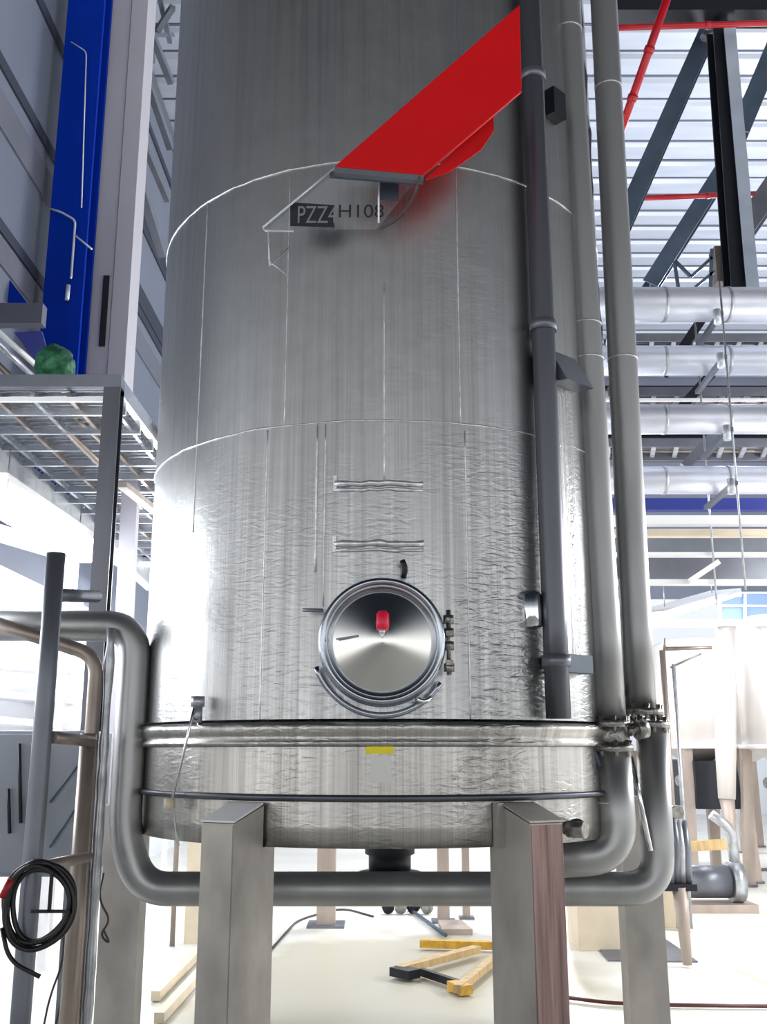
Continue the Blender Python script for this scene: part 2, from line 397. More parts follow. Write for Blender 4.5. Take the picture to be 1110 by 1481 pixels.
# legs ------------------------------------------------------------------
def leg(deg, rust=False, capm='leg_light', r1=1.47, r_in=1.17):
    a = math.radians(deg); rad = Vector((math.sin(a), -math.cos(a), 0)); tan = Vector((math.cos(a), math.sin(a), 0))
    C0 = Vector((0, 5.5, 0))
    def q(r, t, z): return C0+rad*r+tan*t+Vector((0, 0, z))
    w = .078; r0 = r_in
    bm_ = MB()
    # inner column under the skirt
    v = [q(r0, -w, .02), q(r1, -w, .02), q(r1, w, .02), q(r0, w, .02), q(r0, -w, 1.212), q(R+.004, -w, 1.212), q(R+.004, w, 1.212), q(r0, w, 1.212)]
    # one solid: profile in r-z extruded over tangential width
    pr = [(r0, .02), (r1, .02), (r1, 1.318), (R+.002, 1.378), (R+.002, 1.213), (r0, 1.213)]
    vv = [q(r, -w, z) for r, z in pr]+[q(r, w, z) for r, z in pr]; n = len(pr)
    ff = [tuple(range(n)), tuple(range(2*n-1, n-1, -1))]+[(i, n+i, n+(i+1) % n, (i+1) % n) for i in range(n)]
    l = bm_.add(vv, ff).build('leg', 'leg_steel', tank)
    c = MB().add([q(r1+.006, -w-.004, 1.322), q(r1+.006, w+.004, 1.322), q(R+.012, w+.004, 1.384), q(R+.012, -w-.004, 1.384),
                  q(r1+.006, -w-.004, 1.330), q(r1+.006, w+.004, 1.330), q(R+.012, w+.004, 1.392), q(R+.012, -w-.004, 1.392)],
                 [(0, 1, 2, 3), (7, 6, 5, 4), (0, 4, 5, 1), (1, 5, 6, 2), (2, 6, 7, 3), (3, 7, 4, 0)]).build('cap_plate', capm, l)
    fp = MB(); fp.add([q(r1+.004, -w+.004, .03), q(r1+.004, w-.004, .03), q(r1+.004, w-.004, 1.312), q(r1+.004, -w+.004, 1.312),
                       q(r1-.004, -w+.004, .03), q(r1-.004, w-.004, .03), q(r1-.004, w-.004, 1.312), q(r1-.004, -w+.004, 1.312)],
                      [(0, 1, 2, 3), (7, 6, 5, 4), (0, 4, 5, 1), (1, 5, 6, 2), (2, 6, 7, 3), (3, 7, 4, 0)])
    f = fp.build('face_plate', 'leg_rust' if rust else 'leg_steel', l)
    if rust: plabel(f, 'streaked brown face plate')
    bp = MB(); bp.add([q(r0-.05, -w-.05, 0), q(r1+.05, -w-.05, 0), q(r1+.05, w+.05, 0), q(r0-.05, w+.05, 0),
                       q(r0-.05, -w-.05, .02), q(r1+.05, -w-.05, .02), q(r1+.05, w+.05, .02), q(r0-.05, w+.05, .02)],
                      [(3, 2, 1, 0), (4, 5, 6, 7), (0, 1, 5, 4), (1, 2, 6, 5), (2, 3, 7, 6), (3, 0, 4, 7)])
    bp.build('base_plate', 'leg_steel', l)
    # side cheek plates up the skirt
    MB().add([q(R-.012, -w-.03, 1.213), q(R+.03, -w-.03, 1.213), q(R+.03, -w-.03, 1.39), q(R-.012, -w-.03, 1.39),
              q(R-.012, -w, 1.213), q(R+.03, -w, 1.213), q(R+.03, -w, 1.39), q(R-.012, -w, 1.39)],
             [(0, 1, 2, 3), (7, 6, 5, 4), (0, 4, 5, 1), (1, 5, 6, 2), (2, 6, 7, 3), (3, 7, 4, 0)]).build('cheek_plate', 'leg_steel', l)
leg(26.5, True, 'leg_steel'); leg(-26.5, False, 'white_paint')  # left cap's white stands in for light falling on the plate
leg(90, r1=1.43, r_in=1.235); leg(-90, r1=1.43, r_in=1.235); leg(141); leg(-141)
# little things fixed on the tank
MB().lathe([(0, 1.30), (.13, 1.30), (.13, 1.08), (.11, 1.07), (.11, .99), (.16, .99), (.16, .96), (0, .96)], TC+Vector((.04, 0, 0)), 32).build('drain_outlet', 'black_steel', tank)
c = P(768, 880, 4.42)
s_ = MB().tube([c-Vector((0, 0, .085)), c-Vector((0, 0, .075)), c+Vector((0, 0, .06)), c+Vector((0, 0, .075))], [.045, .052, .052, .04], 10).build('sensor_housing', 'chrome', tank)
MB().bar(c, c+Vector((.05, .12, 0)), .05, .05).build('sensor_bracket', 'grey_steel', s_)
# yellow sticker and worn white label below the ring
a0, a1 = angpx(531, 1.6), angpx(571, 1.6)
def curved(a0, a1, z0, z1, off, mm, name):
    n = 8; v = [onT(a0+(a1-a0)*i/n, z, off) for z in (z0, z1) for i in range(n+1)]
    return MB().add(v, [(i, i+1, n+2+i, n+1+i) for i in range(n)], True).build(name, mm, tank)
zc = P(551, 1084, 4.24).z
plabel(curved(a0, a1, zc-.015, zc+.015, .003, 'yellow', 'sticker'), 'small yellow sticker')
zc = P(551, 1113, 4.24).z
curved(angpx(536, 1.5), angpx(566, 1.5), zc-.05, zc+.055, .002, 'sticker_white', 'worn_label')
# capillary line with valve at left
a = angpx(298, 1.72)
pv = onT(a, 1.72, .05)
vt = MB().tube([pv, pv+Vector((0, 0, .07))], .022, 12).disc(pv+Vector((0, 0, .09)), (0, 0, 1), .030, .045, 12).build('sampling_valve', 'galv', tank)
MB().tube([pv+Vector((0, -.02, .02)), pv+Vector((0, .05, .0))], .012, 8).build('valve_stem', 'chrome', vt)
MB().tube([pv+Vector((-.01, -.03, .06)), onT(angpx(278, 1.5), 1.56, .06), onT(angpx(264, 1.42), 1.41, .05), onT(angpx(262, 1.42), 1.36, .04), onT(angpx(268, 1.3), 1.2, .03)], .006, 8).build('sampling_tube', 'chrome', vt)
MB().lathe([(0, -.02), (.025, -.02), (.025, .02), (0, .02)], onT(angpx(262, 1.42), 1.375, .06), 12).build('tube_clip', 'cardboard', vt)
# bracket box high at right and duct running up the tank
AR = angpx(776, 3.0)
def tube_on(px0, px1, z0, z1, r, off, name, mm, n=16):
    pts = dens([onT(angpx(px0, z0), z0, off), onT(angpx(px1, z1), z1, off)], .3)
    return MB().tube(pts, r, n).build(name, mm, None)
d1 = thing('level_standpipe', onT(AR, 1.66, .09), 'dark vertical standpipe hugging the right of the tank, left of the two round pipes', 'pipe')
pA = onT(AR, 1.735, .075); pB = onT(AR, 6.1, .075)
MB().tube(dens([pA, pB], .4), .054, 20).build('pipe', 'dull_pipe', d1)
for zz in (1.98, 3.55, 4.9):
    MB().disc(onT(AR, zz, .075), (0, 0, 1), .064, .05, 20).bar(onT(AR, zz, .01), onT(AR, zz, .075), .05, .05).build('clip', 'grey_steel', d1)
# conduit box on the right flank
AB = angpx(812, 2.6)
d2 = thing('cable_duct', onT(AB, 2.0, .03), 'flat steel cable duct fixed between standpipe and round pipe, flared top', 'duct')
def radial_box(ang, hw, z0, z1, o0, o1):
    C0 = Vector((0, 5.5, 0)); rad = Vector((math.sin(ang), -math.cos(ang), 0)); t = Vector((math.cos(ang), math.sin(ang), 0))
    v = [C0+rad*(R+o)+t*s*hw+Vector((0, 0, z)) for z in (z0, z1) for o, s in ((o0, -1), (o0, 1), (o1, 1), (o1, -1))]
    return v, [(0, 1, 2, 3), (7, 6, 5, 4), (0, 4, 5, 1), (1, 5, 6, 2), (2, 6, 7, 3), (3, 7, 4, 0)]
MB().add(*radial_box(AB, .075, 2.02, 3.33, -.01, .035)).build('cover', 'tank_sheet', d2)
v, f = radial_box(AB, .1, 3.30, 3.46, -.01, .05); v = list(v)
for i in (2, 3): v[i] = v[i]+Vector((math.sin(AB)*.10, -math.cos(AB)*.10, -.02))
MB().add(v, f).build('rain_hood', 'grey_steel', d2)
MB().add(*radial_box(AB, .11, 1.94, 2.02, -.01, .06)).build('foot_clamp', 'dark_steel', d2)
a_ = angpx(795, 4.9)
MB().add(*radial_box(a_, .05, 4.78, 4.93, 0, .07)).build('lug', 'black_steel', d1)

# ------------------------------------------------------------ red sign
YS = 3.93
rs = thing('sign_board', P(600, 245, YS), 'slanted bright red board standing off the upper front of the tank', 'sign')
A, B_, C_, D_ = P(484, 240, YS), P(613, 252, YS), P(755, 131, YS), P(752, 6, YS)
MB().plate([A, B_, C_, D_], .018, (0, 1, 0)).build('board', 'red_paint', rs, .003)
# hidden standoffs carrying the board
for t, s in ((.25, .5), (.75, .5)):
    q_ = A.lerp(D_, t).lerp(B_.lerp(C_, t), s)
    yt = 5.5-math.sqrt(R*R-q_.x**2)
    MB().tube([q_+Vector((0, .018, 0)), Vector((q_.x, yt+.01, q_.z))], .015, 10).build('standoff', 'grey_steel', rs)
E0, E1 = A+Vector((0, .02, -.012)), B_+Vector((0, .02, -.012))
MB().bar(E0, E1, .03, .03).build('lower_rail', 'grey_steel', rs)
plabel(MB().plate([P(616, 259, YS+.03), P(650, 248, YS+.06), P(696, 216, YS+.1), P(715, 188, YS+.12), P(714, 160, YS+.12)], .008, (0, 1, 0)).build('lower_red_plate', 'red_paint', rs), 'red plate behind the lower edge')  # smaller red plate set just behind the board's lower right edge
MB().tube(bend([P(607, 256, YS-.01), P(600, 285, YS+.08), P(575, 318, YS+.16), P(552, 330, YS+.22)], .08), .006, 8).build('cable', 'cable', rs)
# acrylic info holder under the board
ih = thing('name_plate_holder', P(470, 335, 4.15), 'clear bracketed plate holder with black lettering below the red board', 'sign holder')
YH = 4.13
MB().plate([P(386, 331, YH+.02), P(545, 331, YH+.02), P(600, 262, YH+.02), P(484, 250, YH+.02)], .004, (0, 1, 0)).build('clear_panel', 'acrylic', ih)
MB().tube([P(484, 242, YH-.1), P(380, 329, YH), P(384, 333, YH), P(425, 334, YH)], .005, 8).build('edge_frame', 'clear_edge', ih)
MB().tube([P(388, 333, YH), P(390, 384, YH), P(418, 358, YH+.1)], .004, 8).tube([P(390, 378, YH), P(416, 398, YH+.11)], .003, 8).build('side_arm', 'clear_edge', ih)
MB().bar(P(477, 252, YH-.08), P(606, 262, YH-.08), .02, .025).build('upper_clip', 'dark_steel', ih)
MB().bar(P(548, 262, YH-.06), P(548, 322, YH-.02), .008, .008).build('drop_strut', 'clear_edge', ih)
dp = MB().plate([P(420, 292, YH-.012), P(484, 296, YH-.012), P(484, 328, YH-.012), P(420, 326, YH-.012)], .003, (0, 1, 0)).build('dark_plate', 'print_black', ih)
def text(body, px, py, Y, hpx, name, mm, parent, xs=1.):
    cu = bpy.data.curves.new(name, 'FONT'); cu.body = body; cu.size = 1; cu.extrude = .02
    tmp = bpy.data.objects.new('t', cu); COL.objects.link(tmp)
    dg = bpy.context.evaluated_depsgraph_get(); dg.update()
    me = bpy.data.meshes.new_from_object(tmp.evaluated_get(dg)); bpy.data.objects.remove(tmp)
    p = P(px, py, Y); s = (P(px, py-hpx, Y)-p).length/.7
    org = WORLD[parent.name]
    for v in me.vertices:
        x, y, z = v.co; v.co = p+Vector((x*s*xs, -z*s*.1, y*s))-org
    me.materials.clear(); me.materials.append(M[mm])
    o = bpy.data.objects.new(name, me); COL.objects.link(o); o.parent = parent; WORLD[o.name] = org
    return o
text('PZZ4', 429, 322, YH-.016, 25, 'lettering', 'text_grey', ih, .64)
text('H108', 488, 314, YH-.012, 19, 'lettering', 'print_black', ih, 1.02)
MB().plate([P(550, 263, YH-.03), P(577, 264, YH-.03), P(577, 290, YH-.03), P(550, 288, YH-.03)], .003, (0, 1, 0)).build('dark_label', 'dark_steel', ih)

# ------------------------------------------------------------ process pipes right
YP = 5.05
def flange(parent, c, ax, r, name='flange', mm='cast_steel', h=.03, bolts=8):
    o = MB().disc(c, ax, r, h, 28); ax = Vector(ax).normalized(); u = ax.orthogonal().normalized(); w = ax.cross(u)
    for k in range(bolts):
        a = k*2*PI/bolts; o.disc(Vector(c)+(u*math.cos(a)+w*math.sin(a))*r*.86, ax, r*.11, h*2.4, 6)
    return o.build(name, mm, parent)
# inner pipe
ip = thing('process_pipe', P(885, 1180, 4.75), 'left one of the two tall round steel pipes, its elbow entering the tank base', 'pipe')
YI = 4.78
X1 = P(884, 1060, YI).x; ztop = 6.3
# vertical at constant X
e0 = Vector((X1, YI, P(884, 1228, YI).z))
MB().tube(dens(bend([Vector((X1, YI, P(884, 1040, YI).z)), Vector((X1-.045, YI, ztop))], .1), .4), .075, 28).build('riser', 'pipe_steel', ip)
low = [Vector((X1+.0, YI, P(884, 1085, YI).z)), Vector((X1+.01, YI, P(884, 1228, YI).z-.02)), Vector((.78, YI+.02, P(815, 1232, YI).z-.03))]
MB().tube(bend(low, .30, 14), .086, 28).build('elbow', 'pipe_steel', ip)
MB().disc(P(886, 1160, YI), (0, 0, 1), .079, .008, 28).build('weld_bead', 'weld', ip)
for py in (45, 470, 520):
    p = Vector((X1-.045*(P(850, py, YI).z-1.9)/4.4, YI, P(850, py, YI).z)); MB().disc(p, (0, 0, 1), .0785, .008, 28).build('weld_bead', 'weld', ip)
cz = P(885, 1064, YI).z
flange(ip, (X1, YI, cz+.055), (0, 0, 1), .092); flange(ip, (X1, YI, cz-.055), (0, 0, 1), .1)
vb = MB().tube([(X1, YI, cz-.05), (X1, YI, cz-.02), (X1, YI, cz+.02), (X1, YI, cz+.05)], [.07, .085, .085, .07], 24).build('valve_body', 'cast_steel', ip)
MB().tube([(X1-.06, YI-.02, cz), (X1-.14, YI-.03, cz+.01)], .018, 10).disc((X1-.14, YI-.03, cz+.01), (1, 0, 0), .03, .02, 12).build('valve_bonnet', 'cast_steel', vb)
MB().tube([(X1+.06, YI-.03, cz+.02), (X1+.13, YI-.04, cz+.03)], .022, 10).disc((X1+.13, YI-.04, cz+.03), (1, .3, .2), .045, .05, 14).build('actuator', 'cast_steel', vb)
MB().tube([P(868, 1108, YI-.06), P(858, 1082, YI-.08)], .01, 8).build('hand_lever', 'dark_steel', vb)
# outer pipe
op = thing('process_pipe', P(945, 1285, 4.95), 'right one of the two tall steel pipes, bending into the long run under the tank', 'pipe')
YO = 4.98
X2 = P(922, 940, YO).x
MB().tube(dens([Vector((X2, YO, P(930, 1030, YO).z)), Vector((X2+.03, YO, ztop))], .4), .076, 28).build('riser', 'pipe_steel', op)
X3 = P(946, 1100, YO).x
zb = P(600, 1285, YO).z
run = [Vector((X3, YO, P(946, 1045, YO).z)), Vector((X3-.01, YO, zb)), Vector((P(205, 1285, YO).x, YO, zb)), P(180, 1208, YO), Vector((P(184, 1000, YO).x, YO, P(184, 905, YO).z)), P(-60, 904, YO)]
run[4] = Vector((run[3].x-.0, YO, P(184, 905, YO).z))
path = bend(run[:3]+[run[2].lerp(run[3], .01)], .001)
full = bend(run, .16, 12)
MB().tube(full, .077, 28).build('run', 'pipe_steel', op)
for py in (128, 520): MB().disc(Vector((X2+.03*(P(900, py, YO).z-1.9)/4.4, YO, P(900, py, YO).z)), (0, 0, 1), .0795, .008, 28).build('weld_bead', 'weld', op)
cz = P(938, 1038, YO).z
flange(op, (X2+.01, YO, cz+.03), (.05, 0, 1), .1); flange(op, (X3-.01, YO, cz-.03), (.05, 0, 1), .098)
MB().tube([(X2-.07, YO-.02, cz+.12), (X2-.17, YO-.04, cz+.06), (X2-.2, YO-.04, cz+.12)], .012, 8).build('hand_lever', 'dark_steel', op)
MB().disc((X2-.1, YO, cz-.05), (1, 0, .3), .05, .08, 14).build('actuator', 'cast_steel', op)
MB().tube(dens([P(912, 1090, YO-.1), P(942, 1230, YO-.1)]), .012, 8).build('tracer_tube', 'chrome', op)
# thin instrument line between the pipes, slightly crooked
il = thing('instrument_line', P(880, 1040, YP), 'thin crooked instrument line squeezed between the two tall pipes', 'tubing')
xm = (X1+X2)/2-.02
pts = []
z = 1.75
while z < 6.2: pts.append(Vector((xm+random.uniform(-.012, .012), YP-.02, z))); z += .12
MB().tube(pts, .014, 8).build('tube', 'galv', il)
MB().tube([p+Vector((.03, .02, .03)) for p in pts], .011, 8).build('tube', 'grey_steel', il)
for px, py in ((858, 185), (884, 548), (893, 740)):
    c = Vector((xm, YP-.04, P(px, py, YP).z)); MB().disc(c, (0, 0, 1), .03, .05, 10).disc(c+Vector((-.01, 0, .05)), (1, 0, .4), .02, .05, 8).build('coupling', 'galv', il)
# nozzle low on the skirt
nz = thing('cleaning_nozzle', P(828, 1215, 4.7), 'small threaded nozzle with drips below the skirt ledge beside the elbow', 'nozzle')
c = onT(angpx(828, 1.25), 1.27, .03); MB().disc(c, (math.sin(.9), -math.cos(.9), 0), .036, .08, 18).build('body', 'cast_steel', nz)
MB().lathe([(.024, -.02), (.046, -.02), (.046, -.005), (.024, -.005)], c, 16, True, 'Y').build('collar', 'chrome', nz)
# tall slim steel leg strip & struts near right leg
sp_ = tag(MB().bar(P(922, 1085, 5.6), P(948, 1235, 5.6), .07, .05).build('pipe_support', 'beige_leg'), 'slanting brown support bar behind the right-hand pipe flange', 'support')

# ------------------------------------------------------------ left pipework
sm = thing('small_bore_pipe', P(135, 1150, 4.9), 'slim steel pipe with elbow running beside the large left-hand bend', 'pipe')
YL = 4.85
s0 = [P(-40, 890, YL), P(85, 930, YL), P(140, 948, YL), P(133, 1100, YL), P(122, 1481, YL), P(121, 1600, YL)]
s0[3].x = s0[2].x; s0[4].x = s0[2].x; s0[5].x = s0[2].x; s0[5].z = .02
MB().tube(bend(s0, .10, 10), .034, 18).build('pipe', 'copper_tone', sm)
vr = tag(MB().tube([Vector((P(154, 1000, YL).x, YL+.02, z_)) for z_ in [i*.08+.02 for i in range(28)]], .022, 12, True, .18).build('braided_hose', 'galv'), 'braided silvery hose hanging upright against the large left pipe', 'hose')
# upright rail frame
rf = thing('rail_frame', Vector((P(62, 1300, 4.3).x, 4.3, 0)), 'grey tubular guard frame at far left, in front of the cabinet', 'railing')
xr = P(66, 1000, 4.3).x
MB().tube(dens([Vector((xr, 4.3, .02)), Vector((xr, 4.3, P(75, 800, 4.3).z))], .5), .040, 18).build('post', 'grey_steel', rf)
MB().tube([P(75, 1066, 4.32), P(134, 1072, 4.7)], .026, 14).build('rail', 'copper_tone', rf)
MB().tube([P(58, 1254, 4.32), P(128, 1238, 4.7)], .024, 14).build('rail', 'copper_tone', rf)
MB().tube([P(75, 860, 4.32), P(140, 862, 4.7)], .03, 14).build('rail', 'grey_steel', rf)
xq = P(128, 1100, 4.72).x
MB().tube([Vector((xq-.02, 4.72, .02)), P(128, 1060, 4.72)], .036, 16).build('post', 'copper_tone', rf)
for x_, y_ in ((xr, 4.3), (xq-.02, 4.72)): MB().disc((x_, y_, .015), (0, 0, 1), .08, .03, 16).build('foot_plate', 'grey_steel', rf)
# hose coil
hc = thing('hose_coil', P(56, 1310, 4.2), 'coil of black rubber hose hung on the guard frame post', 'hose')
cc = P(57, 1308, 4.22)
pts = []
for i in range(0, 220):
    a = i/220*2*PI*4.0; rr = .125+.014*math.sin(a*.37+1)+.006*math.sin(a*3.1)
    pts.append(cc+Vector((rr*math.cos(a), -.012*math.sin(a*.5)-.02*i/220, rr*1.18*math.sin(a))))
MB().tube(pts, .0105, 8).build('hose', 'black_rubber', hc)
MB().tube(bend([cc+Vector((-.13, -.03, -.08)), cc+Vector((-.09, -.04, -.2)), cc+Vector((.03, -.02, -.26))], .08), .009, 8).build('hose_tail', 'black_rubber', hc)
MB().tube([cc+Vector((-.14, -.03, .03)), cc+Vector((-.11, -.03, .10))], .014, 8).build('marker_sleeve', 'red_pipe', hc)
MB().bar(cc+Vector((-.02, -.03, -.02)), cc+Vector((.13, -.03, -.02)), .012).bar(cc+Vector((.05, -.03, -.02)), cc+Vector((.05, -.03, .13)), .012).build('hanger', 'black_steel', hc)
# cabinet
cb = thing('control_cabinet', Vector((P(40, 1200, 5.6).x, 5.6, 0)), 'grey steel control cabinet behind the guard frame at far left', 'cabinet')
x0, x1 = P(-110, 1150, 5.6).x, P(122, 1150, 5.6).x; z0, z1 = P(0, 1268, 5.6).z, P(0, 1056, 5.6).z
MB().box((x0, 5.6, z0), (x1, 6.1, z1)).build('body', 'cabinet_grey', cb, .01)
dr = MB().box((x0+.02, 5.575, z0+.02), (P(66, 1150, 5.6).x, 5.6, z1-.02)).build('door', 'cabinet_grey', cb, .004)
MB().box((P(70, 1150, 5.6).x, 5.58, z0+.02), (x1-.02, 5.6, z1-.02)).build('door', 'cabinet_grey', cb, .004)
for px, a_, b_ in ((12, 1140, 1205), (28, 1075, 1190), (47, 1070, 1200)):
    MB().tube([P(px, a_, 5.55), P(px+2, b_, 5.55)], .010, 8).build('door_rod', 'black_steel', dr)
for a_, b_ in (((72, 1160), (118, 1100)), ((72, 1225), (112, 1165))):
    MB().tube([P(*a_, 5.565), P(*b_, 5.565)], .006, 6).build('stay', 'dark_steel', cb)
for xx in (x0+.06, x1-.06): 
    for yy in (5.66, 6.04): MB().bar((xx, yy, .0), (xx, yy, z0), .05).build('leg', 'grey_steel', cb)
# dangling cables
for i, pl in enumerate([[(92, 1330), (92, 1390), (72, 1440), (60, 1500)], [(98, 1385), (99, 1410), (88, 1450), (76, 1500)], [(150, 1262), (142, 1300), (160, 1330), (144, 1352), (160, 1366), (150, 1345)]]):
    tag(MB().tube(bend([P(x, y, 5.3) for x, y in pl], .2), .006, 6).build('loose_cable', 'cable'),
        ['thin brown cable hanging below the hose coil, nearer the post', 'thin brown cable hanging right of the post, the shorter one', 'kinked dark wire looping between braided hose and tank leg'][i], 'cable')

# ------------------------------------------------------------ left platform
pf = thing('mezzanine_platform', (-2.3, 6.2, 3.9), 'grated steel walkway platform at upper left beside the tank', 'platform')
YF = 6.2; c1 = P(176, 541, YF); xr_ = c1.x; zt = c1.z
MB().box((-5.2+1.65, YF, zt-.085), (xr_, YF+.07, zt)).build('edge_beam', 'grey_steel', pf)
MB().box((-3.55, YF+.07, zt-.16), (xr_-.03, YF+.10, zt-.13)).build('lower_edge', 'white_paint', pf)
MB().bar((xr_-.03, YF+.1, zt-.06), (xr_-.03, 11.8, zt-.06), .05, .11).build('side_beam', 'pipe_bright', pf)
MB().bar((xr_+.06, YF+1, zt-.02), (xr_+.06, 12.2, zt-.02), .025, .08).build('kick_plate', 'copper_tone', pf)
pb = PZ(0, 640, zt-.1)
MB().bar((pb.x, YF+.1, zt-.25), (pb.x, 13.2, zt-.25), .06, .30).build('fascia_beam', 'galv', pf)
# grating bars
yy = YF+.35; kk = 0
while yy < 12.5:
    MB().bar((pb.x, yy, zt-.14), (xr_-.05, yy, zt-.14), .03, .05).build('cross_bar', 'pipe_bright', pf); yy += .42
for i in range(5):
    x_ = pb.x+(xr_-pb.x)*(i+.5)/5
    MB().bar((x_, YF+.1, zt-.11), (x_, 12.5, zt-.11), .028, .045).build('bearer_bar', ('pipe_bright', 'copper_tone')[i % 2], pf)
# fine grating mesh as one slatted sheet
gm = MB()
yy = YF+.12
while yy < 12.4: gm.box((pb.x, yy, zt-.075), (xr_-.06, yy+.012, zt-.05)); yy += .09
gm.build('grating', 'galv', pf)
pc = P(169, 700, YF+.05)
MB().ibeam((xr_-.06, YF+.06, 0), (xr_-.06, YF+.06, zt-.08), .11, .10, (0, 1, 0)).build('post', 'dull_pipe', pf)
MB().bar((-3.3, YF+.06, 0), (-3.3, YF+.06, zt-.08), .11, .10, (0, 1, 0)).build('post', 'dull_pipe', pf)
MB().ibeam((pb.x, 9.2, 0), (pb.x, 9.2, zt-.4), .18, .18, (0, 1, 0)).build('post', 'white_paint', pf)
# objects on the platform
x_, y_ = -2.78, 8.6
pack = P(82, 500, 6.4)
gp = MB(); n1, n2 = 18, 14; v = []
for i in range(n2+1):
    for j in range(n1):
        a = j*2*PI/n1; e = -PI/2+PI*i/n2; k_ = 1+random.uniform(-.10, .10)
        v.append(Vector((pack.x+.13*k_*math.cos(e)*math.cos(a), 6.4+.15*k_*math.cos(e)*math.sin(a), zt+.14+.14*k_*math.sin(e))))
gp.add(v, [(i*n1+j, i*n1+(j+1) % n1, (i+1)*n1+(j+1) % n1, (i+1)*n1+j) for i in range(n2) for j in range(n1)], True)
tag(gp.build('wrapped_bundle', 'green_foil'), 'crumpled green foil-wrapped bundle lying on the walkway in front of the blue column', 'bundle')
# blue columns and cream column
CB = zt
bc = thing('steel_column', (P(108, 300, 9.6).x, 9.6, CB), 'bright blue painted H-section steel column rising behind the walkway', 'column')
xb = P(108, 300, 9.6)
MB().ibeam((xb.x, 9.6, CB+.02), (xb.x, 9.6, ROOF), .40, .30, (0, 1, 0), .05).build('shaft', 'blue_paint', bc)
MB().box((xb.x-.24, 9.4, CB), (xb.x+.24, 9.8, CB+.03)).build('base_plate', 'blue_paint', bc)
pl_ = thing('conduit_run', P(105, 400, 9.35), 'pale thin bent conduit clipped on the blue column', 'conduit')
MB().tube(bend([P(68, 300, 9.4), P(88, 306, 9.35), P(109, 318, 9.35), P(103, 400, 9.35), P(102, 402, 9.35)], .05), .012, 8).build('conduit', 'clear_edge', pl_)
MB().tube([P(109, 340, 9.35), P(133, 360, 9.35)], .010, 8).build('branch', 'clear_edge', pl_)
MB().tube([P(99, 412, 9.35), P(97, 433, 9.35)], .022, 10).build('end_fitting', 'clear_edge', pl_)
MB().tube(bend([P(103, 60, 9.35), P(125, 74, 9.35), P(118, 300, 9.35)], .06), .007, 6).build('wire', 'clear_edge', pl_)
xc = P(168, 300, 9.9)
cc_ = thing('steel_column', (xc.x, 9.9, CB), 'cream-painted boxed column with a dark slot, just right of the blue column', 'column')
MB().box((xc.x-.22, 9.8, CB), (xc.x+.05, 10.15, ROOF)).build('left_flange', 'cream_paint', cc_)
MB().box((xc.x+.06, 9.78, CB), (xc.x+.24, 10.15, ROOF)).build('right_flange', 'cream_paint', cc_)
MB().box((xc.x+.048, 9.84, CB), (xc.x+.062, 10.1, ROOF)).build('joint_web', 'groove', cc_)
MB().box((P(149, 450, 9.78).x-.02, 9.775, P(150, 500, 9.78).z), (P(155, 450, 9.78).x, 9.79, P(150, 398, 9.78).z)).build('slot', 'black_steel', cc_)
# triangular blue tarp + grey ledge at far left
lg = tag(MB().bar(P(-60, 456, 8.6), P(64, 456, 8.6), .12, .2).build('wall_ledge', 'grey_trim'), 'grey ledge bar at far left edge beneath the blue triangle', 'ledge')
tag(MB().plate([P(-30, 350, 8.9), P(2, 388, 8.9), P(44, 444, 8.9), P(-30, 444, 8.9)], .05, (0, 1, 0)).build('gusset_plate', 'blue_paint'), 'blue triangular steel gusset at the far left edge', 'gusset')
tag(MB().plate([P(20, 480, 7.0), P(60, 478, 7.0), P(75, 532, 7.0), P(62, 536, 7.0)], .03, (0, 1, 0)).build('tarpaulin', 'blue_beam'), 'dark blue folded sheet hanging left of the green bundle', 'sheet')
# handrail lines on the platform
hr = thing('handrail', P(30, 500, 6.4), 'slanting pale stair handrail crossing the upper left walkway', 'railing')
for i, (a_, b_, mm) in enumerate((((-30, 455), (66, 540), 'white_paint'), ((-30, 500), (165, 690), 'copper_tone'), ((-20, 480), (52, 548), 'galv'), ((90, 562), (150, 622), 'white_paint'), ((60, 556), (160, 650), 'copper_tone'))):
    MB().tube([P(*a_, 6.5), P(*b_, 7.4)], .022, 10).build('rail', mm, hr)
# slanted ties right of post
for i, (a_, b_, w_) in enumerate((((178, 560), (238, 650), .05), ((176, 700), (226, 740), .07), ((160, 800), (215, 850), .03))):
    tag(MB().bar(P(*a_, 6.6), P(*b_, 8.0), w_, .04).build('brace_bar', ('galv', 'copper_tone', 'white_paint')[i]),
        ['bright slanting brace between platform corner and tank edge', 'brownish slanting brace at mid height between post and tank', 'pale thin brace by the lamp, above the large pipe bend'][i], 'brace')
tag(MB().bar(Vector((P(193, 750, 8.6).x, 8.6, 0)), P(193, 640, 8.6), .14, .1, (0, 1, 0)).build('support_post', 'cream_paint'), 'pale upright post between platform post and tank, behind the braces', 'post')
tag(MB().box(P(198, 730, 12.0), P(245, 810, 12.3)).build('storage_crate', 'blue_beam'), 'blue crate glimpsed between pale post and tank', 'crate')
rk = thing('storage_rack', (P(215, 800, 11.8).x, 12.1, 0), 'pale rack carrying the blue crate behind the tank edge', 'rack')
MB().box(P(180, 811, 12.0), P(262, 817, 12.4)).build('shelf', 'white_paint', rk)
for px in (182, 258): MB().bar(Vector((P(px, 811, 12.2).x, 12.2, 0)), P(px, 811, 12.2), .05).build('upright', 'white_paint', rk)
